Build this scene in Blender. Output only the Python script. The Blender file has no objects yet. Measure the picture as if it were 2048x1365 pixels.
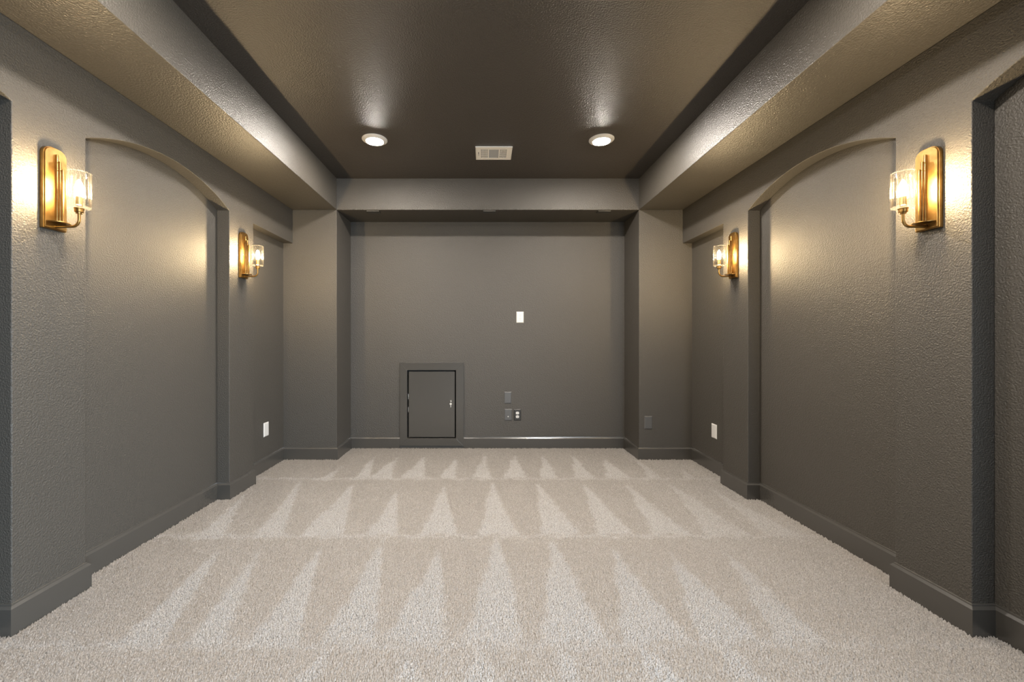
import bpy, bmesh, math, random
import numpy as np
from mathutils import Vector, Matrix

# ------------------------------------------------------------------ scene, camera, light
scene = bpy.context.scene
COL = scene.collection
F = 830.0                 # focal length in pixels of the 2048 wide frame
VX, VY = 970.0, 680.0     # vanishing point of the room's long axis
H = 1.15                  # camera height above the carpet

cam_data = bpy.data.cameras.new('camera')
cam_data.sensor_fit = 'HORIZONTAL'
cam_data.sensor_width = 36.0
cam_data.lens = 36.0 * F / 2048.0
cam_data.shift_x = (1024.0 - VX) / 2048.0
cam_data.shift_y = -(682.5 - VY) / 2048.0
cam_data.clip_start = 0.05
cam = bpy.data.objects.new('camera', cam_data)
COL.objects.link(cam)
cam.location = (0, 0, H)
cam.rotation_euler = (math.radians(90), 0, 0)
scene.camera = cam

vs = scene.view_settings
vs.view_transform = 'Standard'
vs.look = 'None'
vs.exposure = 0.0
vs.gamma = 1.0
vs.use_curve_mapping = False
cy = scene.cycles
cy.use_denoising = True
cy.use_adaptive_sampling = True
cy.adaptive_threshold = 0.02
cy.max_bounces = 8
cy.diffuse_bounces = 5
cy.glossy_bounces = 4
cy.transparent_max_bounces = 16
cy.sample_clamp_indirect = 6.0
cy.blur_glossy = 0.5
cy.caustics_reflective = False
cy.caustics_refractive = False

BULB = (1.0, 0.74, 0.42)
BULB_W = 1850.0            # radiance of the sconce bulbs
DISC = (1.0, 0.91, 0.81)
DISC_W = 1180.0             # radiance of the downlight lenses
DAY = (0.72, 0.86, 1.0)

world = bpy.data.worlds.new('world')
scene.world = world
world.use_nodes = True
bg = world.node_tree.nodes['Background']
bg.inputs[0].default_value = (0.75, 0.88, 1.0, 1)
bg.inputs[1].default_value = 0.6

day = bpy.data.lights.new('daylight_beyond_doorway', 'AREA')
day.shape = 'RECTANGLE'
day.size = 1.8
day.size_y = 2.0
day.energy = 420.0
day.spread = math.radians(130)
day.color = DAY
day_o = bpy.data.objects.new('daylight_beyond_doorway', day)
COL.objects.link(day_o)
day_o.location = (2.45, -1.60, 1.45)
day_o.rotation_euler = Vector((-0.52, 0.62, -0.58)).to_track_quat('-Z', 'Y').to_euler()

# ------------------------------------------------------------------ dimensions
XWL, XWR = -1.8557, 1.908        # side wall faces
XRL, XRR = -1.947, 1.998         # recessed faces inside the niches
XPL, XPR = -1.431, 1.4865        # inner faces of the piers and of the soffits
S_PIER, S_BACK = 207.2, 187.6
YP, YB = F / S_PIER, F / S_BACK  # pier faces, back wall
ZS, ZC = 2.405, 2.707            # soffit underside, ceiling
ZSPRING, RISE = 2.088, 0.133
E1, E2, E3, E4 = [F / s for s in (510.4, 430.1, 275.5, 249.6)]
PERIOD = E4 - E2
NEAR0 = E1 - (E3 - E2)           # start of the near niche
YREAR = -2.7
T = 0.014                        # baseboard thickness
FLOOR_Z = -0.012

def px(x, y_depth, off=0.0):
    return (x - VX) * y_depth / F

# ------------------------------------------------------------------ materials
def new_mat(name):
    m = bpy.data.materials.new(name)
    m.use_nodes = True
    nt = m.node_tree
    return m, nt, nt.nodes, nt.links, nt.nodes['Principled BSDF']

def simple(name, color, rough=0.5, metal=0.0, spec=0.5):
    m, nt, n, l, p = new_mat(name)
    p.inputs['Base Color'].default_value = (*color, 1)
    p.inputs['Roughness'].default_value = rough
    p.inputs['Metallic'].default_value = metal
    p.inputs['Specular IOR Level'].default_value = spec
    return m

def paint(name, color, rough, bump, scale, spec=0.5):
    """dark eggshell paint over an orange peel drywall texture"""
    m, nt, n, l, p = new_mat(name)
    tc = n.new('ShaderNodeTexCoord')
    big = n.new('ShaderNodeTexNoise'); big.inputs['Scale'].default_value = 2.2; big.inputs['Detail'].default_value = 4
    l.new(tc.outputs['Object'], big.inputs['Vector'])
    mix = n.new('ShaderNodeMix'); mix.data_type = 'RGBA'
    mix.inputs['A'].default_value = (*[c * 0.95 for c in color], 1)
    mix.inputs['B'].default_value = (*[c * 1.05 for c in color], 1)
    l.new(big.outputs['Fac'], mix.inputs['Factor'])
    l.new(mix.outputs['Result'], p.inputs['Base Color'])
    p.inputs['Roughness'].default_value = rough
    p.inputs['Specular IOR Level'].default_value = spec
    if bump > 0:
        ns = n.new('ShaderNodeTexNoise'); ns.inputs['Scale'].default_value = scale
        ns.inputs['Detail'].default_value = 2.5; ns.inputs['Roughness'].default_value = 0.5
        l.new(tc.outputs['Object'], ns.inputs['Vector'])
        b = n.new('ShaderNodeBump'); b.inputs['Strength'].default_value = bump; b.inputs['Distance'].default_value = 0.0055
        l.new(ns.outputs['Fac'], b.inputs['Height'])
        l.new(b.outputs['Normal'], p.inputs['Normal'])
    return m

PAINT = (0.057, 0.052, 0.0445)
M_WALL = paint('wall_paint', PAINT, 0.52, 0.8, 150, 0.5)
M_SOFFIT = paint('soffit_paint', (0.058, 0.052, 0.043), 0.40, 0.7, 130, 1.0)
M_CEIL = paint('ceiling_paint', (0.044, 0.0365, 0.029), 0.47, 0.9, 120, 0.9)
M_TRIM = paint('trim_paint', (0.050, 0.047, 0.042), 0.27, 0.05, 60, 1.0)
M_WHITE = simple('white_plastic', (0.60, 0.59, 0.57), 0.4)
M_RIM = simple('pale_edge', (0.20, 0.19, 0.175), 0.5)
M_VENT = simple('white_enamel', (0.86, 0.83, 0.78), 0.4)
M_DAMPER = simple('grey_damper', (0.36, 0.37, 0.38), 0.4)
M_BLACK = simple('black_plastic', (0.028, 0.027, 0.026), 0.35)
M_GREYPL = simple('charcoal_plastic', (0.085, 0.085, 0.085), 0.35)
M_VOID = simple('dark_void', (0.012, 0.012, 0.012), 0.8)
M_STEEL = simple('bright_steel', (0.85, 0.84, 0.80), 0.25, 1.0)
M_KEY = simple('nickel_key', (0.9, 0.88, 0.84), 0.35, 0.6)
M_SLEEVE = simple('cream_candle_sleeve', (0.62, 0.45, 0.20), 0.35, 0.8)

def brass_mat():
    m, nt, n, l, p = new_mat('aged_brass')
    tc = n.new('ShaderNodeTexCoord')
    ns = n.new('ShaderNodeTexNoise'); ns.inputs['Scale'].default_value = 28; ns.inputs['Detail'].default_value = 5
    l.new(tc.outputs['Object'], ns.inputs['Vector'])
    r = n.new('ShaderNodeValToRGB')
    r.color_ramp.elements[0].position = 0.35; r.color_ramp.elements[0].color = (0.24, 0.135, 0.040, 1)
    r.color_ramp.elements[1].position = 0.65; r.color_ramp.elements[1].color = (0.37, 0.225, 0.078, 1)
    l.new(ns.outputs['Fac'], r.inputs['Fac'])
    l.new(r.outputs['Color'], p.inputs['Base Color'])
    p.inputs['Metallic'].default_value = 1.0
    p.inputs['Roughness'].default_value = 0.33
    return m
M_BRASS = brass_mat()

def glass_mat(name, tint, scat0=0.00035, scat1=0.003):
    """thin clear glass: Schlick reflection over straight transmission, a trace of scatter from the cut edges"""
    m = bpy.data.materials.new(name); m.use_nodes = True
    nt = m.node_tree; n = nt.nodes; l = nt.links
    n.clear()
    out = n.new('ShaderNodeOutputMaterial')
    tr = n.new('ShaderNodeBsdfTransparent'); tr.inputs[0].default_value = (*tint, 1)
    gl = n.new('ShaderNodeBsdfGlossy'); gl.inputs['Roughness'].default_value = 0.03
    gl.inputs['Color'].default_value = (1, 0.97, 0.92, 1)
    sc_ = n.new('ShaderNodeBsdfTranslucent'); sc_.inputs[0].default_value = (1, 0.96, 0.9, 1)
    lw = n.new('ShaderNodeLayerWeight'); lw.inputs['Blend'].default_value = 0.5
    pw = n.new('ShaderNodeMath'); pw.operation = 'POWER'; pw.inputs[1].default_value = 2.6
    l.new(lw.outputs['Facing'], pw.inputs[0])
    ma = n.new('ShaderNodeMath'); ma.operation = 'MULTIPLY_ADD'; ma.inputs[1].default_value = 0.45; ma.inputs[2].default_value = 0.008
    l.new(pw.outputs[0], ma.inputs[0])
    mx = n.new('ShaderNodeMixShader')
    l.new(ma.outputs[0], mx.inputs[0])
    l.new(tr.outputs[0], mx.inputs[1]); l.new(gl.outputs[0], mx.inputs[2])
    mb = n.new('ShaderNodeMath'); mb.operation = 'MULTIPLY_ADD'; mb.inputs[1].default_value = scat1; mb.inputs[2].default_value = scat0
    l.new(pw.outputs[0], mb.inputs[0])
    mx2 = n.new('ShaderNodeMixShader')
    l.new(mb.outputs[0], mx2.inputs[0])
    l.new(mx.outputs[0], mx2.inputs[1]); l.new(sc_.outputs[0], mx2.inputs[2])
    l.new(mx2.outputs[0], out.inputs[0])
    return m
M_GLASS = glass_mat('fluted_clear_glass', (0.985, 0.985, 0.975))
M_RIB = glass_mat('cut_glass_ribs', (0.95, 0.95, 0.94), 0.0032, 0.006)
M_LIP = glass_mat('polished_glass_lip', (0.95, 0.95, 0.94), 0.024, 0.03)
M_FOOT = glass_mat('thick_glass_foot', (0.93, 0.93, 0.92), 0.009, 0.015)

def emit(name, color, strength):
    m = bpy.data.materials.new(name); m.use_nodes = True
    nt = m.node_tree; n = nt.nodes; n.clear()
    out = n.new('ShaderNodeOutputMaterial')
    e = n.new('ShaderNodeEmission'); e.inputs[0].default_value = (*color, 1); e.inputs[1].default_value = strength
    nt.links.new(e.outputs[0], out.inputs[0])
    return m
M_BULB = emit('glowing_bulb', BULB, BULB_W)
M_LENS = emit('glowing_lens', DISC, DISC_W)

def carpet_mat(name, use_attr):
    m, nt, n, l, p = new_mat(name)
    tc = n.new('ShaderNodeTexCoord')
    mix = n.new('ShaderNodeMix'); mix.data_type = 'RGBA'
    mix.inputs['A'].default_value = (0.236, 0.220, 0.203, 1)
    mix.inputs['B'].default_value = (0.284, 0.271, 0.257, 1)
    if use_attr:
        a = n.new('ShaderNodeAttribute'); a.attribute_name = 'nap'
        l.new(a.outputs['Fac'], mix.inputs['Factor'])
    else:
        mix.inputs['Factor'].default_value = 0.5
    ns = n.new('ShaderNodeTexNoise'); ns.inputs['Scale'].default_value = 210; ns.inputs['Detail'].default_value = 2
    l.new(tc.outputs['Object'], ns.inputs['Vector'])
    mr = n.new('ShaderNodeMapRange'); mr.inputs['To Min'].default_value = 0.58; mr.inputs['To Max'].default_value = 1.40
    mr.inputs['From Min'].default_value = 0.25; mr.inputs['From Max'].default_value = 0.75
    l.new(ns.outputs['Fac'], mr.inputs['Value'])
    mul = n.new('ShaderNodeMix'); mul.data_type = 'RGBA'; mul.blend_type = 'MULTIPLY'; mul.inputs['Factor'].default_value = 1
    l.new(mix.outputs['Result'], mul.inputs['A']); l.new(mr.outputs['Result'], mul.inputs['B'])
    l.new(mul.outputs['Result'], p.inputs['Base Color'])
    p.inputs['Roughness'].default_value = 1.0
    p.inputs['Specular IOR Level'].default_value = 0.1
    if not use_attr:
        b = n.new('ShaderNodeBump'); b.inputs['Strength'].default_value = 0.8; b.inputs['Distance'].default_value = 0.006
        l.new(ns.outputs['Fac'], b.inputs['Height']); l.new(b.outputs['Normal'], p.inputs['Normal'])
    return m
M_CARPET = carpet_mat('carpet_pile', True)
M_CARPET_BASE = carpet_mat('carpet_base', False)

# ------------------------------------------------------------------ mesh helpers
def box(bm, x0, x1, y0, y1, z0, z1):
    v = [bm.verts.new(c) for c in ((x0, y0, z0), (x1, y0, z0), (x1, y1, z0), (x0, y1, z0),
                                   (x0, y0, z1), (x1, y0, z1), (x1, y1, z1), (x0, y1, z1))]
    for f in ((3, 2, 1, 0), (4, 5, 6, 7), (0, 1, 5, 4), (1, 2, 6, 5), (2, 3, 7, 6), (3, 0, 4, 7)):
        bm.faces.new([v[i] for i in f])

def frustum(bm, w0, h0, w1, h1, d, y0=0.0):
    """raised plate in the XZ plane, its back at y0 and its smaller front at y0 - d"""
    a = [bm.verts.new((sx * w0 / 2, y0, sz * h0 / 2)) for sx, sz in ((-1, -1), (1, -1), (1, 1), (-1, 1))]
    b = [bm.verts.new((sx * w1 / 2, y0 - d, sz * h1 / 2)) for sx, sz in ((-1, -1), (1, -1), (1, 1), (-1, 1))]
    bm.faces.new(b)
    bm.faces.new(a[::-1])
    for i in range(4):
        j = (i + 1) % 4
        bm.faces.new((a[i], a[j], b[j], b[i]))

def extrude(bm, pts, vec):
    """closed prism from a planar outline"""
    a = [bm.verts.new(p) for p in pts]
    b = [bm.verts.new(Vector(p) + Vector(vec)) for p in pts]
    bm.faces.new(a); bm.faces.new(b[::-1])
    k = len(a)
    for i in range(k):
        j = (i + 1) % k
        bm.faces.new((a[i], b[i], b[j], a[j]))

def lathe(bm, prof, seg=32, origin=(0, 0, 0), axis='Z', rmod=None):
    """surface of revolution from (r, h) pairs"""
    rings = []
    for r, h in prof:
        ring = []
        for i in range(seg):
            a = 2 * math.pi * i / seg
            rr = max(r, 1e-5) * (rmod(a, r, h) if rmod else 1.0)
            c, s = rr * math.cos(a), rr * math.sin(a)
            p = {'Z': (c, s, h), 'Y': (c, h, s), 'X': (h, c, s)}[axis]
            ring.append(bm.verts.new(Vector(p) + Vector(origin)))
        rings.append(ring)
    for k in range(len(rings) - 1):
        for i in range(seg):
            j = (i + 1) % seg
            bm.faces.new((rings[k][i], rings[k][j], rings[k + 1][j], rings[k + 1][i]))
    if prof[0][0] > 0 and prof[0] != prof[-1]:
        bm.faces.new(rings[0][::-1])
    if prof[-1][0] > 0 and prof[0] != prof[-1]:
        bm.faces.new(rings[-1])

def tube(bm, pts, r, seg=14):
    rings = []
    n = len(pts)
    for k, p in enumerate(pts):
        d = (Vector(pts[min(k + 1, n - 1)]) - Vector(pts[max(k - 1, 0)])).normalized()
        u = d.orthogonal().normalized() if abs(d.y) > 0.99 else Vector((0, 1, 0))
        w = d.cross(u).normalized()
        rings.append([bm.verts.new(Vector(p) + (u * math.cos(2 * math.pi * i / seg) + w * math.sin(2 * math.pi * i / seg)) * r) for i in range(seg)])
    for k in range(n - 1):
        for i in range(seg):
            j = (i + 1) % seg
            bm.faces.new((rings[k][i], rings[k][j], rings[k + 1][j], rings[k + 1][i]))
    bm.faces.new(rings[0][::-1]); bm.faces.new(rings[-1])

def obj(name, bm, mat, parent=None, smooth=False, bevel=0.0, segs=2, loc=None, rot=None):
    bmesh.ops.recalc_face_normals(bm, faces=bm.faces[:])
    me = bpy.data.meshes.new(name)
    bm.to_mesh(me); bm.free()
    me.materials.append(mat)
    if smooth:
        me.shade_smooth()
        try:
            me.set_sharp_from_angle(angle=math.radians(40))
        except Exception:
            pass
    o = bpy.data.objects.new(name, me)
    COL.objects.link(o)
    if parent:
        o.parent = parent
    if loc:
        o.location = loc
    if rot:
        o.rotation_euler = rot
    if bevel:
        m = o.modifiers.new('bevel', 'BEVEL')
        m.width = bevel; m.segments = segs; m.limit_method = 'ANGLE'; m.angle_limit = math.radians(35)
        m.harden_normals = False
    return o

def B():
    return bmesh.new()

def tag(o, label=None, cat=None, group=None, kind=None):
    if label: o['label'] = label
    if cat: o['category'] = cat
    if group: o['group'] = group
    if kind: o['kind'] = kind
    return o

def thing(name, label, cat, loc=(0, 0, 0), rot=(0, 0, 0), group=None, kind=None):
    o = bpy.data.objects.new(name, None)
    o.empty_display_size = 0.05
    COL.objects.link(o)
    o.location = loc; o.rotation_euler = rot
    return tag(o, label, cat, group, kind)

def copy_tree(o, parent=None):
    c = o.copy()
    COL.objects.link(c)
    c.parent = parent
    for ch in list(o.children):
        copy_tree(ch, c)
    return c

# ------------------------------------------------------------------ the room shell
bm = B(); box(bm, XRL - 0.12, XRR + 0.12, YREAR - 0.1, YB + 0.1, -0.15, FLOOR_Z)
tag(obj('floor', bm, M_CARPET_BASE), 'floor under the beige cut pile carpet', 'floor', kind='structure')

bm = B(); box(bm, XPL, XPR, YREAR - 0.1, YP, ZC, ZC + 0.12)
tag(obj('ceiling', bm, M_CEIL), 'dark taupe tray ceiling with orange peel texture', 'ceiling', kind='structure')

bm = B(); box(bm, XRL - 0.12, XPL, YREAR - 0.1, YP, ZS, ZC + 0.12)
tag(obj('soffit_left', bm, M_SOFFIT, bevel=0.003), 'dropped soffit running along the left wall', 'soffit', kind='structure')
bm = B(); box(bm, XPR, XRR + 0.12, YREAR - 0.1, YP, ZS, ZC + 0.12)
tag(obj('soffit_right', bm, M_SOFFIT, bevel=0.003), 'dropped soffit running along the right wall', 'soffit', kind='structure')
bm = B(); box(bm, XRL - 0.12, XRR + 0.12, YP, YB + 0.1, ZS, ZC + 0.12)
tag(obj('soffit_back', bm, M_WALL, bevel=0.003), 'dropped soffit over the alcove in the back wall', 'soffit', kind='structure')

def arch_pts(ya, yb, n=44):
    """outline of an arched opening from the floor at ya over the crown to the floor at yb"""
    c = (yb - ya) / 2
    R = (c * c + RISE * RISE) / (2 * RISE)
    ym, zc = (ya + yb) / 2, ZSPRING + RISE - R
    a0 = math.asin(c / R)
    pts = [(ya, FLOOR_Z)]
    for i in range(n + 1):
        a = -a0 + 2 * a0 * i / n
        pts.append((ym + R * math.sin(a), zc + R * math.cos(a)))
    pts.append((yb, FLOOR_Z))
    return pts

DOOR0, DOOR1, DOORZ = -2.4, -0.5, 2.08

def side_wall(name, xf, xr, label, niches, doorway):
    out = 1 if xr > xf else -1
    outline = [(YREAR, FLOOR_Z)]
    if doorway:
        outline += [(DOOR0, FLOOR_Z), (DOOR0, DOORZ), (DOOR1, DOORZ), (DOOR1, FLOOR_Z)]
    for a, b in niches:
        outline += arch_pts(a, b)
    outline += [(E4, FLOOR_Z), (E4, 2.0815), (YP, 2.0815), (YP, ZS), (YREAR, ZS)]
    bm = B()
    extrude(bm, [(xf, y, z) for y, z in outline], (xr - xf, 0, 0))
    o = obj(name, bm, M_WALL, bevel=0.0035)
    tag(o, label, 'wall', kind='structure')
    back = [(YREAR, FLOOR_Z)]
    if doorway:
        back += [(DOOR0, FLOOR_Z), (DOOR0, DOORZ), (DOOR1, DOORZ), (DOOR1, FLOOR_Z)]
    back += [(YP, FLOOR_Z), (YP, ZS), (YREAR, ZS)]
    bm = B()
    extrude(bm, [(xr, y, z) for y, z in back], (out * 0.1, 0, 0))
    obj('recess_panel', bm, M_WALL, parent=o)
    return o

N_NEAR, N_MID = (NEAR0, E1), (E2, E3)
N_REAR = (NEAR0 - PERIOD, E1 - PERIOD)
side_wall('wall_left', XWL, XRL, 'dark taupe left wall with arched shallow niches', [N_REAR, N_NEAR, N_MID], False)
side_wall('wall_right', XWR, XRR, 'dark taupe right wall with arched shallow niches', [N_NEAR, N_MID], True)

# back wall with an opening for the hatch
HX0, HX1, HZ0, HZ1 = [(814.6 - VX) / S_BACK, (912.1 - VX) / S_BACK, H - (876.9 - VY) / S_BACK, H - (740.7 - VY) / S_BACK]
bm = B()
box(bm, XPL, HX0, YB, YB + 0.1, FLOOR_Z, ZS)
box(bm, HX1, XPR, YB, YB + 0.1, FLOOR_Z, ZS)
box(bm, HX0, HX1, YB, YB + 0.1, FLOOR_Z, HZ0)
box(bm, HX0, HX1, YB, YB + 0.1, HZ1, ZS)
tag(obj('wall_back', bm, M_WALL), 'dark taupe back wall of the alcove', 'wall', kind='structure')
bm = B(); box(bm, XRL - 0.1, XPL, YP, YB + 0.1, FLOOR_Z, ZS)
tag(obj('wall_pier_left', bm, M_WALL, bevel=0.003), 'square dark taupe pier left of the alcove', 'wall', kind='structure')
bm = B(); box(bm, XPR, XRR + 0.1, YP, YB + 0.1, FLOOR_Z, ZS)
tag(obj('wall_pier_right', bm, M_WALL, bevel=0.003), 'square dark taupe pier right of the alcove', 'wall', kind='structure')
bm = B(); box(bm, XRL - 0.12, XRR + 0.12, YREAR - 0.1, YREAR, FLOOR_Z, ZC)
tag(obj('wall_front', bm, M_WALL), 'dark taupe wall at the near end of the room', 'wall', kind='structure')
# plain casing round the doorway at the near end
bm = B()
box(bm, XWR - 0.015, XWR, DOOR0 - 0.08, DOOR0, FLOOR_Z, DOORZ + 0.08)
box(bm, XWR - 0.015, XWR, DOOR1, DOOR1 + 0.08, FLOOR_Z, DOORZ + 0.08)
box(bm, XWR - 0.015, XWR, DOOR0, DOOR1, DOORZ, DOORZ + 0.08)
tag(obj('trim_1', bm, M_TRIM), 'flat casing round the side doorway', 'trim', kind='structure')

# ------------------------------------------------------------------ baseboards, mitred length by length
PROF = [(0.0, FLOOR_Z), (T, FLOOR_Z), (T, 0.0985), (0.0060, 0.1085), (0.0048, 0.1075), (0.0036, 0.1140), (0.0, 0.1155)]

def baseboards(path, groups):
    """path: plan points with the room on the right hand; groups: (parent, first segment, last segment)"""
    P = [Vector(p) for p in path]
    nseg = len(P) - 1
    dirs = [(P[i + 1] - P[i]).normalized() for i in range(nseg)]
    nor = [Vector((d.y, -d.x)) for d in dirs]
    mit = []
    for i in range(nseg + 1):
        if i == 0: mit.append(nor[0])
        elif i == nseg: mit.append(nor[-1])
        else:
            a, b = nor[i - 1], nor[i]
            mit.append((a + b) / (1 + a.dot(b)))
    for parent, s0, s1 in groups:
        for i in range(s0, s1 + 1):
            bm = B()
            ends = []
            for k in (i, i + 1):
                ends.append([bm.verts.new((P[k].x + mit[k].x * d, P[k].y + mit[k].y * d, z)) for d, z in PROF])
            m = len(PROF)
            for q in range(m):
                r = (q + 1) % m
                bm.faces.new((ends[0][q], ends[0][r], ends[1][r], ends[1][q]))
            bm.faces.new(ends[0]); bm.faces.new(ends[1][::-1])
            obj('baseboard_length', bm, M_TRIM, parent=parent)

FRX0, FRX1 = (800.0 - VX) / S_BACK, (927.5 - VX) / S_BACK
bb_l = thing('baseboard_left', 'dark painted baseboard following the left wall and its niches', 'baseboard', kind='structure')
bb_b = thing('baseboard_back', 'dark painted baseboard round the piers and alcove', 'baseboard', kind='structure')
bb_r = thing('baseboard_right', 'dark painted baseboard following the right wall and its niches', 'baseboard', kind='structure')
pl = [(XWL, YREAR)]
for a, b in (N_REAR, N_NEAR, N_MID):
    pl += [(XWL, a), (XRL, a), (XRL, b), (XWL, b)]
pl += [(XWL, E4), (XRL, E4), (XRL, YP)]
nl = len(pl) - 1
pl += [(XPL, YP), (XPL, YB), (FRX0, YB)]
baseboards(pl, [(bb_l, 0, nl - 1), (bb_b, nl, len(pl) - 2)])
pr = [(FRX1, YB), (XPR, YB), (XPR, YP), (XRR, YP), (XRR, E4), (XWR, E4)]
for a, b in (N_MID, N_NEAR):
    pr += [(XWR, b), (XRR, b), (XRR, a), (XWR, a)]
pr += [(XWR, DOOR1 + 0.08)]
baseboards(pr, [(bb_b, 0, 2), (bb_r, 3, len(pr) - 2)])

# ------------------------------------------------------------------ carpet pile with vacuum tracks
def fl(cx, cyy):
    """a mark measured on the floor, in metres"""
    x, y = 520 + cx / 2.048, 880 + cyy / 2.048
    Y = F * H / (y - VY)
    return ((x - VX) * Y / F, Y)

WEDGES = []   # apex, base left, base right
for ax, ay, b0, b1, by in (
    (330, 112, 245, 285, 165), (470, 70, 385, 440, 160), (560, 75, 445, 535, 158), (672, 72, 578, 668, 155),
    (800, 82, 735, 800, 155), (920, 70, 868, 945, 155), (1045, 66, 1000, 1085, 155), (1160, 66, 1150, 1218, 155),
    (1285, 72, 1290, 1370, 155), (1410, 75, 1425, 1510, 155), (1545, 85, 1600, 1650, 158), (1735, 125, 1745, 1785, 160),
    (160, 172, -20, 78, 400), (380, 185, 165, 328, 395), (558, 220, 440, 552, 390), (755, 185, 665, 800, 388),
    (950, 180, 905, 1055, 388), (1138, 185, 1158, 1318, 386), (1330, 190, 1390, 1535, 386), (1505, 190, 1620, 1765, 386),
    (1690, 188, 1840, 2010, 390), (-70, 230, -260, -170, 405), (1850, 200, 2090, 2210, 392),
    (250, 445, -60, 145, 850), (505, 412, 255, 452, 832), (732, 470, 505, 752, 830), (970, 398, 842, 1085, 830),
    (1195, 412, 1168, 1430, 826), (1452, 462, 1500, 1770, 828), (1688, 470, 1810, 2060, 830), (1930, 480, 2130, 2330, 835),
    (0, 450, -300, -160, 850), (-180, 470, -620, -420, 860),
    (275, 862, 130, 205, 1000), (1232, 832, 1255, 1320, 1000), (600, 868, 560, 640, 1000), (900, 850, 860, 985, 1000),
    (1560, 840, 1600, 1740, 1000), (1830, 760, 1960, 2080, 1000)):
    WEDGES.append((fl(ax, ay), fl(b0, by), fl(b1, by)))

def nap_field(X, Y):
    v = np.full(X.shape, 0.03, dtype=np.float64)
    wob = 0.008 * np.sin(X * 37 + Y * 11) + 0.006 * np.sin(Y * 53 - X * 23)
    for A, L, R in WEDGES:
        sel = (Y > L[1] - 0.06) & (Y < A[1] + 0.10) & (X > min(A[0], L[0]) - 0.1) & (X < max(A[0], R[0]) + 0.1)
        if not sel.any():
            continue
        x, y = X[sel], Y[sel]
        tt = np.clip((A[1] - y) / (A[1] - L[1]), 0, 1.2)
        lo = A[0] + (L[0] - A[0]) * tt - 0.012
        hi = A[0] + (R[0] - A[0]) * tt + 0.012
        d = np.minimum(x - lo, hi - x) + wob[sel]
        d = np.minimum(d, (y - L[1]) + wob[sel])
        d = np.minimum(d, (A[1] + 0.03 - y) * 0.5)
        v[sel] = np.maximum(v[sel], np.clip(d / 0.028 + 0.35, 0, 1))
    for cyy in (158, 392, 838):                       # ridges where the strokes stop
        yl = fl(0, cyy)[1]
        v = np.maximum(v, 0.75 * np.exp(-((Y - yl - wob * 1.5) / (0.013 + 0.004 * yl)) ** 2))
    big = 0.10 * np.sin(X * 2.3 + 1.0) * np.sin(Y * 1.7) + 0.06 * np.sin(X * 9.1 + Y * 6.3)
    right = np.clip((X - 0.9) / 0.9, 0, 1) * 0.45
    v = v * (1 - right) + 0.38 * right
    near = np.clip((1.75 - Y) / 0.25, 0, 1)
    v = v * (1 - 0.35 * near) + 0.35 * 0.45 * near
    return np.clip(v + big, 0, 1)

def build_pile():
    rng = np.random.default_rng(7)
    PX, PY, PS = [], [], []
    for y0, y1, step in ((1.0, 2.35, 0.0062), (2.35, YB, 0.0082)):
        xs = np.arange(XRL, XRR, step)
        ys = np.arange(y0, y1, step)
        gx, gy = np.meshgrid(xs, ys)
        gx = gx + rng.uniform(-0.42, 0.42, gx.shape) * step
        gy = gy + rng.uniform(-0.42, 0.42, gy.shape) * step
        PX.append(gx.ravel()); PY.append(gy.ravel()); PS.append(np.full(gx.size, step))
    X = np.concatenate(PX); Y = np.concatenate(PY); S = np.concatenate(PS)
    m = T + 0.002
    open_l = ((Y > NEAR0 + m) & (Y < E1 - m)) | ((Y > E2 + m) & (Y < E3 - m)) | (Y > E4 + m)
    left = np.where(open_l, XRL + m, XWL + m)
    right = np.where(open_l, XRR - m, XWR - m)
    alcove = Y > YP - m
    left = np.where(alcove, XPL + m, left)
    right = np.where(alcove, XPR - m, right)
    keep = (X > left) & (X < right) & (Y < YB - m)
    X, Y, S = X[keep], Y[keep], S[keep]
    n = X.size
    nap = nap_field(X, Y)
    ang = rng.uniform(0, math.pi / 2, n)
    r = S * rng.uniform(0.85, 1.15, n)
    hgt = 0.0115 + rng.uniform(-0.0035, 0.0035, n)
    lean = (0.5 - nap) * 0.006
    tipx = X + rng.normal(0, 0.0022, n)
    tipy = Y + lean + rng.normal(0, 0.0022, n)
    co = np.empty((n, 5, 3), dtype=np.float32)
    for k in range(4):
        a = ang + k * math.pi / 2
        co[:, k, 0] = X + r * np.cos(a)
        co[:, k, 1] = Y + r * np.sin(a)
        co[:, k, 2] = FLOOR_Z + 0.001
    co[:, 4, 0] = tipx; co[:, 4, 1] = tipy; co[:, 4, 2] = FLOOR_Z + hgt
    base = (np.arange(n) * 5)[:, None]
    tri = np.array([[0, 1, 4], [1, 2, 4], [2, 3, 4], [3, 0, 4]]).ravel()[None, :]
    loops = (base + tri).astype(np.int32).ravel()
    me = bpy.data.meshes.new('carpet_pile')
    me.vertices.add(n * 5)
    me.vertices.foreach_set('co', co.ravel())
    me.loops.add(n * 12)
    me.loops.foreach_set('vertex_index', loops)
    me.polygons.add(n * 4)
    me.polygons.foreach_set('loop_start', np.arange(n * 4, dtype=np.int32) * 3)
    me.polygons.foreach_set('loop_total', np.full(n * 4, 3, dtype=np.int32))
    me.update(calc_edges=True)
    at = me.attributes.new('nap', 'FLOAT', 'POINT')
    at.data.foreach_set('value', np.repeat(np.clip(nap + rng.normal(0, 0.20, n), -0.2, 1.25), 5).astype(np.float32))
    me.materials.append(M_CARPET)
    o = bpy.data.objects.new('carpet_pile', me)
    COL.objects.link(o)
    return o
tag(build_pile(), 'beige cut pile carpet with vacuum tracks in rows', 'carpet', kind='stuff')

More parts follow.
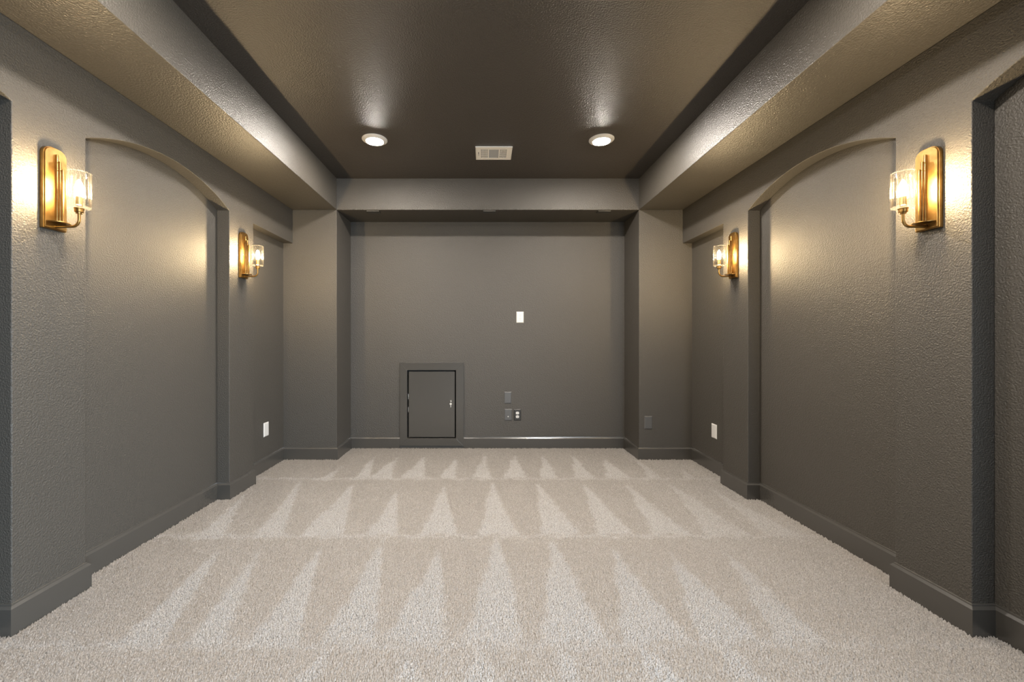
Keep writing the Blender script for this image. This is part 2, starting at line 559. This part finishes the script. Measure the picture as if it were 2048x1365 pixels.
# ------------------------------------------------------------------ wall sconces
def make_sconce():
    """x points out from the wall, y along the wall, z up from the foot of the plate"""
    root = thing('wall_sconce', 'x', 'wall sconce', group='brass wall sconces')
    W, HT, R = 0.096, 0.350, 0.036
    def plate(w, h0, h1, r, x0, x1):
        pts = [(x0, -w / 2, h0), (x0, w / 2, h0)]
        for i in range(13):
            a = math.pi / 2 * i / 12
            pts.append((x0, w / 2 - r + r * math.cos(a), h1 - r + r * math.sin(a)))
        for i in range(13):
            a = math.pi / 2 + math.pi / 2 * i / 12
            pts.append((x0, -w / 2 + r + r * math.cos(a), h1 - r + r * math.sin(a)))
        bm = B(); extrude(bm, pts, (x1 - x0, 0, 0))
        return bm
    obj('backplate', plate(W, 0, HT, R, 0.0, 0.017), M_BRASS, root, bevel=0.0012)
    obj('face_plate', plate(W - 0.007, 0.0035, HT - 0.0035, R - 0.0035, 0.017, 0.0225), M_BRASS, root, bevel=0.0012)
    for off, top in ((0.026, 0.321), (0.0385, 0.291), (0.051, 0.257)):
        bm = B()
        lathe(bm, [(0.0, 0.030), (0.0052, 0.030), (0.0052, top - 0.002), (0.0042, top), (0.0, top)], 20, (off, 0, 0))
        rod = obj('rod', bm, M_BRASS, root, smooth=True)
        bm = B()
        extrude(bm, [(0.0225, -0.0035, top - 0.006), (off, -0.0035, top - 0.006), (off, 0.0035, top - 0.006), (0.0225, 0.0035, top - 0.006)], (0, 0, 0.0035))
        obj('rod_bracket', bm, M_BRASS, rod)
    pts = [(0.0225, -0.042, 0.0275)]
    for i in range(25):
        a = -math.pi / 2 + math.pi * i / 24
        pts.append((0.0225 + 0.050 * math.cos(a), 0.042 * math.sin(a), 0.0275))
    bm = B(); extrude(bm, pts[1:], (0, 0, 0.004))
    obj('shelf', bm, M_BRASS, root, bevel=0.0008)
    ax = 0.120
    path = [(0.020, 0, 0.0145), (0.060, 0, 0.0145)]
    rb = 0.030
    for i in range(11):
        a = -math.pi / 2 + math.pi / 2 * i / 10
        path.append((ax - rb + rb * math.cos(a), 0, 0.0145 + rb + rb * math.sin(a)))
    path.append((ax, 0, 0.075))
    bm = B(); tube(bm, path, 0.0055)
    obj('arm', bm, M_BRASS, root, smooth=True)
    bm = B(); lathe(bm, [(0.0, 0.0195), (0.0085, 0.0195), (0.0085, 0.0275), (0.0, 0.0275)], 20, (0, 0, 0.0145), 'X')
    obj('arm_collar', bm, M_BRASS, root, smooth=True)
    bm = B(); lathe(bm, [(0.0, 0.069), (0.0105, 0.069), (0.0115, 0.074), (0.0155, 0.076), (0.0155, 0.088), (0.0175, 0.090), (0.0175, 0.0925), (0.0, 0.0925)], 28, (ax, 0, 0))
    obj('socket_cup', bm, M_BRASS, root, smooth=True)
    # fluted glass tumbler, open at the top, thick foot
    ro, ri, zb, zt = 0.0395, 0.0355, 0.0935, 0.245
    NF = 18
    bm = B()
    lathe(bm, [(ro, zb + 0.004), (ro, zb + 0.05), (ro, zb + 0.10), (ro, zt - 0.002), (ri, zt - 0.002), (ri, zb + 0.010), (ri, zb + 0.004), (ro, zb + 0.004)], 18 * 4, (ax, 0, 0),
          rmod=lambda a, r, h: 1.0 - (0.022 * (1 - math.cos(NF * a)) * 0.5 if r > ri + 0.001 else 0.0))
    g = obj('glass_shade', bm, M_GLASS, root, smooth=True)
    bm = B()
    for k in range(NF):
        a = 2 * math.pi * k / NF
        c, sn = math.cos(a), math.sin(a)
        pts = []
        for i in range(7):
            t = math.pi * i / 6 - math.pi / 2
            rr, ss = ro - 0.0002 + 0.0009 * math.cos(t), 0.0011 * math.sin(t)
            pts.append((ax + rr * c - ss * sn, rr * sn + ss * c, zb + 0.004))
        extrude(bm, pts, (0, 0, zt - zb - 0.007))
    obj('cut_ribs', bm, M_RIB, g, smooth=True)
    bm = B()
    lathe(bm, [(ri, zt - 0.002), (ro, zt - 0.002), (ro, zt - 0.0004), (ro - 0.0008, zt + 0.0004), (ri + 0.0008, zt + 0.0004), (ri, zt - 0.0004), (ri, zt - 0.002)], 72, (ax, 0, 0))
    obj('lip', bm, M_LIP, g, smooth=True)
    bm = B()
    lathe(bm, [(0.0, zb), (ro - 0.004, zb), (ro - 0.0005, zb + 0.002), (ro, zb + 0.004), (ri, zb + 0.0075), (0.0, zb + 0.0085)], 72, (ax, 0, 0))
    obj('foot', bm, M_FOOT, g, smooth=True)
    bm = B(); lathe(bm, [(0.0, 0.1025), (0.0115, 0.1025), (0.0115, 0.142), (0.009, 0.1445), (0.0, 0.1445)], 24, (ax, 0, 0))
    obj('candle_sleeve', bm, M_SLEEVE, root, smooth=True)
    bm = B(); lathe(bm, [(0.0, 0.1445), (0.0075, 0.1445), (0.0085, 0.149), (0.0130, 0.158), (0.0155, 0.170), (0.0145, 0.184), (0.0100, 0.199), (0.0045, 0.211), (0.0, 0.216)], 20, (ax, 0, 0))
    obj('bulb', bm, M_BULB, root, smooth=True)
    for sy in (-1, 1):
        bm = B(); lathe(bm, [(0.0, 0.0225), (0.0032, 0.0225), (0.0032, 0.0245), (0.0018, 0.0262), (0.0, 0.0265)], 14, (0, sy * 0.026, 0.175), 'X')
        obj('screw', bm, M_STEEL, root, smooth=True)
    return root

SY = 0.5 * (E1 + E2) - 0.003
ZSC = 1.620
sc = make_sconce()
spots = [
    (XWL, SY, 0, 'brass wall sconce with lit glass tumbler on left wall, nearer the viewer'),
    (XWR, SY, math.pi, 'brass wall sconce with lit glass tumbler on right wall, nearer the viewer'),
    (XWL, SY + PERIOD, 0, 'brass wall sconce with lit glass tumbler on left wall, nearer the pier'),
    (XWR, SY + PERIOD, math.pi, 'brass wall sconce with lit glass tumbler on right wall, nearer the pier'),
]
for i, (x, y, rz, lab) in enumerate(spots):
    o = sc if i == 0 else copy_tree(sc)
    o.location = (x, y, ZSC)
    o.rotation_euler = (0, 0, rz)
    o['label'] = lab

# ------------------------------------------------------------------ disc downlights
def make_disc():
    root = thing('ceiling_downlight', 'x', 'downlight', group='round disc downlights')
    bm = B()
    lathe(bm, [(0.064, -0.004), (0.096, -0.002), (0.0965, -0.006), (0.092, -0.010), (0.071, -0.019), (0.066, -0.0195), (0.064, -0.015), (0.064, -0.004)], 56)
    obj('trim_ring', bm, M_WHITE, root, smooth=True)
    bm = B()
    lathe(bm, [(0.0, -0.006), (0.0645, -0.006), (0.0645, -0.017), (0.055, -0.0215), (0.030, -0.0245), (0.0, -0.0255)], 48)
    obj('lens', bm, M_LENS, root, smooth=True)
    return root
dl = make_disc()
YD = F / 257.4
for i, (x, y, lab) in enumerate((
        (-0.857, YD, 'round white disc downlight glowing in the ceiling, left of the vent'),
        (0.905, YD, 'round white disc downlight glowing in the ceiling, right of the vent'),
        (-0.857, YD - 1.87, 'round white disc downlight overhead, left of centre, nearer than the vent'),
        (0.905, YD - 1.87, 'round white disc downlight overhead, right of centre, nearer than the vent'),
    )):
    o = dl if i == 0 else copy_tree(dl)
    o.location = (x, y, ZC + 0.002)
    o['label'] = lab

# ------------------------------------------------------------------ ceiling air register
def make_register():
    y0, y1 = F / 248.6, F / 232.5
    x0, x1 = -0.0765, 0.2215
    cx, cyy = (x0 + x1) / 2, (y0 + y1) / 2
    w, d = x1 - x0, y1 - y0
    root = thing('air_register', 'white rectangular ceiling air register between the two downlights', 'air vent', (cx, cyy, ZC))
    bx = [(-0.108, -0.048), (-0.040, 0.040), (0.048, 0.108)]     # three openings
    by = (-d / 2 + 0.040, d / 2 - 0.036)
    bm = B()
    # face: strips round the openings
    zf0, zf1 = -0.008, -0.003
    xs = [-w / 2, bx[0][0], bx[0][1], bx[1][0], bx[1][1], bx[2][0], bx[2][1], w / 2]
    for k in (0, 2, 4, 6):
        box(bm, xs[k], xs[k + 1], by[0], by[1], zf0, zf1)
    box(bm, -w / 2, w / 2, -d / 2, by[0], zf0, zf1)
    box(bm, -w / 2, w / 2, by[1], d / 2, zf0, zf1)
    # turned edge
    box(bm, -w / 2 - 0.001, w / 2 + 0.001, -d / 2 - 0.001, -d / 2 + 0.002, zf0, 0)
    box(bm, -w / 2 - 0.001, w / 2 + 0.001, d / 2 - 0.002, d / 2 + 0.001, zf0, 0)
    box(bm, -w / 2 - 0.001, -w / 2 + 0.002, -d / 2, d / 2, zf0, 0)
    box(bm, w / 2 - 0.002, w / 2 + 0.001, -d / 2, d / 2, zf0, 0)
    obj('frame', bm, M_VENT, root)
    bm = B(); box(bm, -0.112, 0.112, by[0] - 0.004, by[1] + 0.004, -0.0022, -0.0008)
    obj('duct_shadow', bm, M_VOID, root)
    for k in (0, 2):
        a, b = bx[k]
        n = 6
        for i in range(n):
            x = a + (b - a) * (i + 0.0) / (n - 1)
            bm = B(); box(bm, x - 0.0018, x + 0.0018, by[0], by[1], -0.0075, -0.0032)
            obj('vertical_bar', bm, M_VENT, root)
        for j in range(1, 8):
            y = by[0] + (by[1] - by[0]) * j / 8
            bm = B(); box(bm, a, b, y - 0.0021, y + 0.0021, -0.0068, -0.0035)
            obj('cross_bar', bm, M_VENT, root)
    n = 9
    for j in range(n):
        y = by[0] + (by[1] - by[0]) * (j + 0.5) / n
        bm = B()
        extrude(bm, [(-0.040, y - 0.010, -0.0030), (-0.040, y + 0.009, -0.0070), (-0.040, y + 0.0095, -0.0062), (-0.040, y - 0.0095, -0.0023)], (0.080, 0, 0))
        obj('louver', bm, M_DAMPER, root)
    bm = B(); box(bm, -0.1285, -0.1235, -0.030, 0.030, -0.0086, -0.0078)
    obj('lever_slot', bm, M_VOID, root)
    bm = B(); box(bm, -0.1275, -0.1240, 0.000, 0.026, -0.017, -0.008)
    obj('lever', bm, M_WHITE, root, bevel=0.0006)
make_register()

# ------------------------------------------------------------------ cover plates
def cover_plate(name, label, cat, loc, rot, w, h, mat, duplex=None, jack=None, screws=(), screw_mat=None, slot_mat=None, group=None, depth=0.006):
    root = thing(name, label, cat, loc, rot, group)
    bm = B()
    frustum(bm, w, h, w - 0.002, h - 0.002, depth * 0.35, 0)
    frustum(bm, w - 0.002, h - 0.002, w - 0.014, h - 0.014, depth * 0.65, -depth * 0.35)
    obj('plate', bm, mat, root)
    for sz in screws:
        bm = B(); lathe(bm, [(0.0, -depth + 0.0005), (0.0030, -depth + 0.0005), (0.0028, -depth - 0.0006), (0.0, -depth - 0.0010)], 12, (0, 0, sz), 'Y')
        obj('screw', bm, screw_mat or mat, root, smooth=True)
    if duplex:
        for sz in (-0.0195, 0.0195):
            pts = []
            for i in range(28):
                a = 2 * math.pi * i / 28
                pts.append((0.0172 * math.cos(a), -depth + 0.0005, sz + max(-0.0140, min(0.0140, 0.0172 * math.sin(a)))))
            bm = B(); extrude(bm, pts, (0, -0.0022, 0))
            r = obj('receptacle', bm, duplex, root)
            for sx, hh in ((-0.0062, 0.0085), (0.0062, 0.0070)):
                bm = B(); box(bm, sx - 0.0012, sx + 0.0012, -depth - 0.0020, -depth - 0.0012, sz + 0.0005, sz + 0.0005 + hh)
                obj('slot', bm, M_VOID, r)
            bm = B(); lathe(bm, [(0.0, -depth - 0.0012), (0.0024, -depth - 0.0012), (0.0024, -depth - 0.0020), (0.0, -depth - 0.0020)], 12, (0, 0, sz - 0.0075), 'Y')
            obj('ground_hole', bm, M_VOID, r)
    if jack:
        bm = B(); lathe(bm, [(0.0, -depth + 0.0005), (0.0058, -depth + 0.0005), (0.0058, -depth - 0.004), (0.0042, -depth - 0.004), (0.0042, -depth - 0.010), (0.0, -depth - 0.010)], 18, (0, 0, jack), 'Y')
        obj('cable_jack', bm, M_WHITE, root, smooth=True)
    return root

def on_back(x, y):
    return ((x - VX) / S_BACK, YB, H - (y - VY) / S_BACK)
cover_plate('power_outlet', 'white duplex outlet alone at mid height on the back wall', 'outlet', on_back(1040.0, 635.0), (0, 0, 0), 0.0775, 0.119, M_WHITE, duplex=M_WHITE, screws=(0.0,), screw_mat=M_STEEL)
cover_plate('blank_wall_plate', 'dark blank wall plate above the cable plate on the back wall', 'wall plate', on_back(1015.6, 795.9), (0, 0, 0), 0.0775, 0.1245, M_GREYPL, screws=(-0.042, 0.042))
cover_plate('cable_wall_plate', 'dark wall plate with one small white jack beside the black outlet', 'wall plate', on_back(1016.2, 830.0), (0, 0, 0), 0.0800, 0.1235, M_GREYPL, jack=-0.019, screws=(-0.042, 0.042))
cover_plate('power_outlet', 'black outlet plate with two white sockets low on the back wall', 'outlet', on_back(1034.8, 830.1), (0, 0, 0), 0.0770, 0.1215, M_BLACK, duplex=M_WHITE, screws=(0.0,), screw_mat=M_BLACK)
cover_plate('blank_wall_plate', 'dark blank wall plate low on the right pier', 'wall plate', ((1296.6 - VX) / S_PIER, YP, H - (845.5 - VY) / S_PIER), (0, 0, 0), 0.0765, 0.125, M_GREYPL, screws=(-0.042, 0.042))
YS = F * 0.5 * (1 / 227.6 + 1 / 222.4)
cover_plate('white_wall_plate', 'white blank wall plate low on the left wall beside the pier', 'wall plate', (XRL, YS, 0.353), (0, 0, math.pi / 2), 0.082, 0.124, M_WHITE, screws=(-0.042, 0.042), group='white plates low on the side walls')
YS2 = F * 0.5 * (1 / 232.2 + 1 / 227.0)
cover_plate('white_wall_plate', 'white blank wall plate low on the right wall beside the pier', 'wall plate', (XRR, YS2, 0.353), (0, 0, -math.pi / 2), 0.082, 0.124, M_WHITE, screws=(-0.042, 0.042), group='white plates low on the side walls')

# three slim plates on the underside of the alcove soffit
for x, lab in ((746.8, 'slim plate under the alcove soffit edge, leftmost of three'),
               (978.8, 'slim plate under the alcove soffit edge, middle of three'),
               (1207.8, 'slim plate under the alcove soffit edge, rightmost of three')):
    root = thing('soffit_plate', lab, 'ceiling plate', ((x - VX) / 204.8, YP + 0.060, ZS), (0, 0, 0), 'slim plates under the alcove soffit')
    bm = B(); box(bm, -0.060, 0.060, -0.034, 0.036, -0.006, 0.0)
    obj('plate', bm, M_BLACK, root, bevel=0.001)
    bm = B(); box(bm, -0.060, 0.060, -0.0365, -0.034, -0.0065, 0.0)
    obj('edge_strip', bm, M_RIM, root)

# ------------------------------------------------------------------ access hatch in the back wall
def make_hatch():
    fx0, fx1 = FRX0, FRX1
    fz0, fz1 = H - (891.8 - VY) / S_BACK, H - (725.8 - VY) / S_BACK
    root = thing('access_hatch', 'small painted access door with mitred frame low in the back wall', 'access door', ((fx0 + fx1) / 2, YB, fz0))
    ox, oz = (fx0 + fx1) / 2, fz0
    o = [(fx0 - ox, 0), (fx1 - ox, 0), (fx1 - ox, fz1 - oz), (fx0 - ox, fz1 - oz)]
    i = [(HX0 - ox, HZ0 - oz), (HX1 - ox, HZ0 - oz), (HX1 - ox, HZ1 - oz), (HX0 - ox, HZ1 - oz)]
    for k, nm in enumerate(('frame_rail', 'frame_stile', 'frame_rail', 'frame_stile')):
        j = (k + 1) % 4
        q = [o[k], o[j], i[j], i[k]]
        bm = B(); extrude(bm, [(x, 0.0, z) for x, z in q], (0, -0.017, 0))
        obj(nm, bm, M_TRIM, root, bevel=0.0010)
    # the reveal behind the frame
    a, b, c, d = i[0][0], i[1][0], i[0][1], i[2][1]
    bm = B(); box(bm, a, b, 0.055, 0.060, c, d)
    obj('cavity_back', bm, M_VOID, root)
    x0, x1 = (817.6 - VX) / S_BACK - ox, (909.6 - VX) / S_BACK - ox
    z0, z1 = H - (874.6 - VY) / S_BACK - oz, H - (743.6 - VY) / S_BACK - oz
    bm = B(); box(bm, x0, x1, -0.004, 0.014, z0, z1)
    p = obj('door_panel', bm, M_TRIM, root, bevel=0.0015)
    for zz in (0.42, 0.62):
        bm = B(); lathe(bm, [(0.0, -0.028), (0.0035, -0.028), (0.0035, 0.028), (0.0, 0.028)], 12, (x0 - 0.005, -0.004, z0 + (z1 - z0) * zz))
        obj('hinge', bm, M_STEEL, root, smooth=True)
    lx, lz = (902.0 - VX) / S_BACK - ox, H - (802.6 - VY) / S_BACK - oz
    bm = B(); lathe(bm, [(0.0, -0.004), (0.0120, -0.004), (0.0120, -0.008), (0.0095, -0.011), (0.0, -0.011)], 24, (lx, 0, lz), 'Y')
    lk = obj('cam_lock', bm, M_STEEL, p, smooth=True)
    # key hanging below the lock
    kz = lz - 0.029
    bm = B()
    seg = 24
    R0, R1 = 0.0115, 0.0040
    ring = [[], [], [], []]
    for k in range(seg):
        t = 2 * math.pi * k / seg
        for q, (r, y) in enumerate(((R0, -0.012), (R1, -0.012), (R1, -0.0098), (R0, -0.0098))):
            ring[q].append(bm.verts.new((lx - 0.002 + r * math.cos(t), y, kz + r * math.sin(t))))
    for q in range(4):
        for k in range(seg):
            j = (k + 1) % seg
            bm.faces.new((ring[q][k], ring[q][j], ring[(q + 1) % 4][j], ring[(q + 1) % 4][k]))
    extrude(bm, [(lx - 0.0050, -0.012, kz - 0.010), (lx + 0.0012, -0.012, kz - 0.010), (lx + 0.0012, -0.012, kz - 0.034), (lx - 0.0008, -0.012, kz - 0.038), (lx - 0.0050, -0.012, kz - 0.036),
                 (lx - 0.0038, -0.012, kz - 0.031), (lx - 0.0050, -0.012, kz - 0.027), (lx - 0.0036, -0.012, kz - 0.022)], (0, 0.0020, 0))
    obj('key', bm, M_KEY, p)
    bm = B()
    tube(bm, [(lx + 0.006 * math.sin(t) * 0.6 - 0.001, -0.0135, lz - 0.011 - 0.008 * math.cos(t)) for t in [2 * math.pi * k / 18 for k in range(19)]], 0.0009, 6)
    obj('key_ring', bm, M_STEEL, p, smooth=True)
make_hatch()
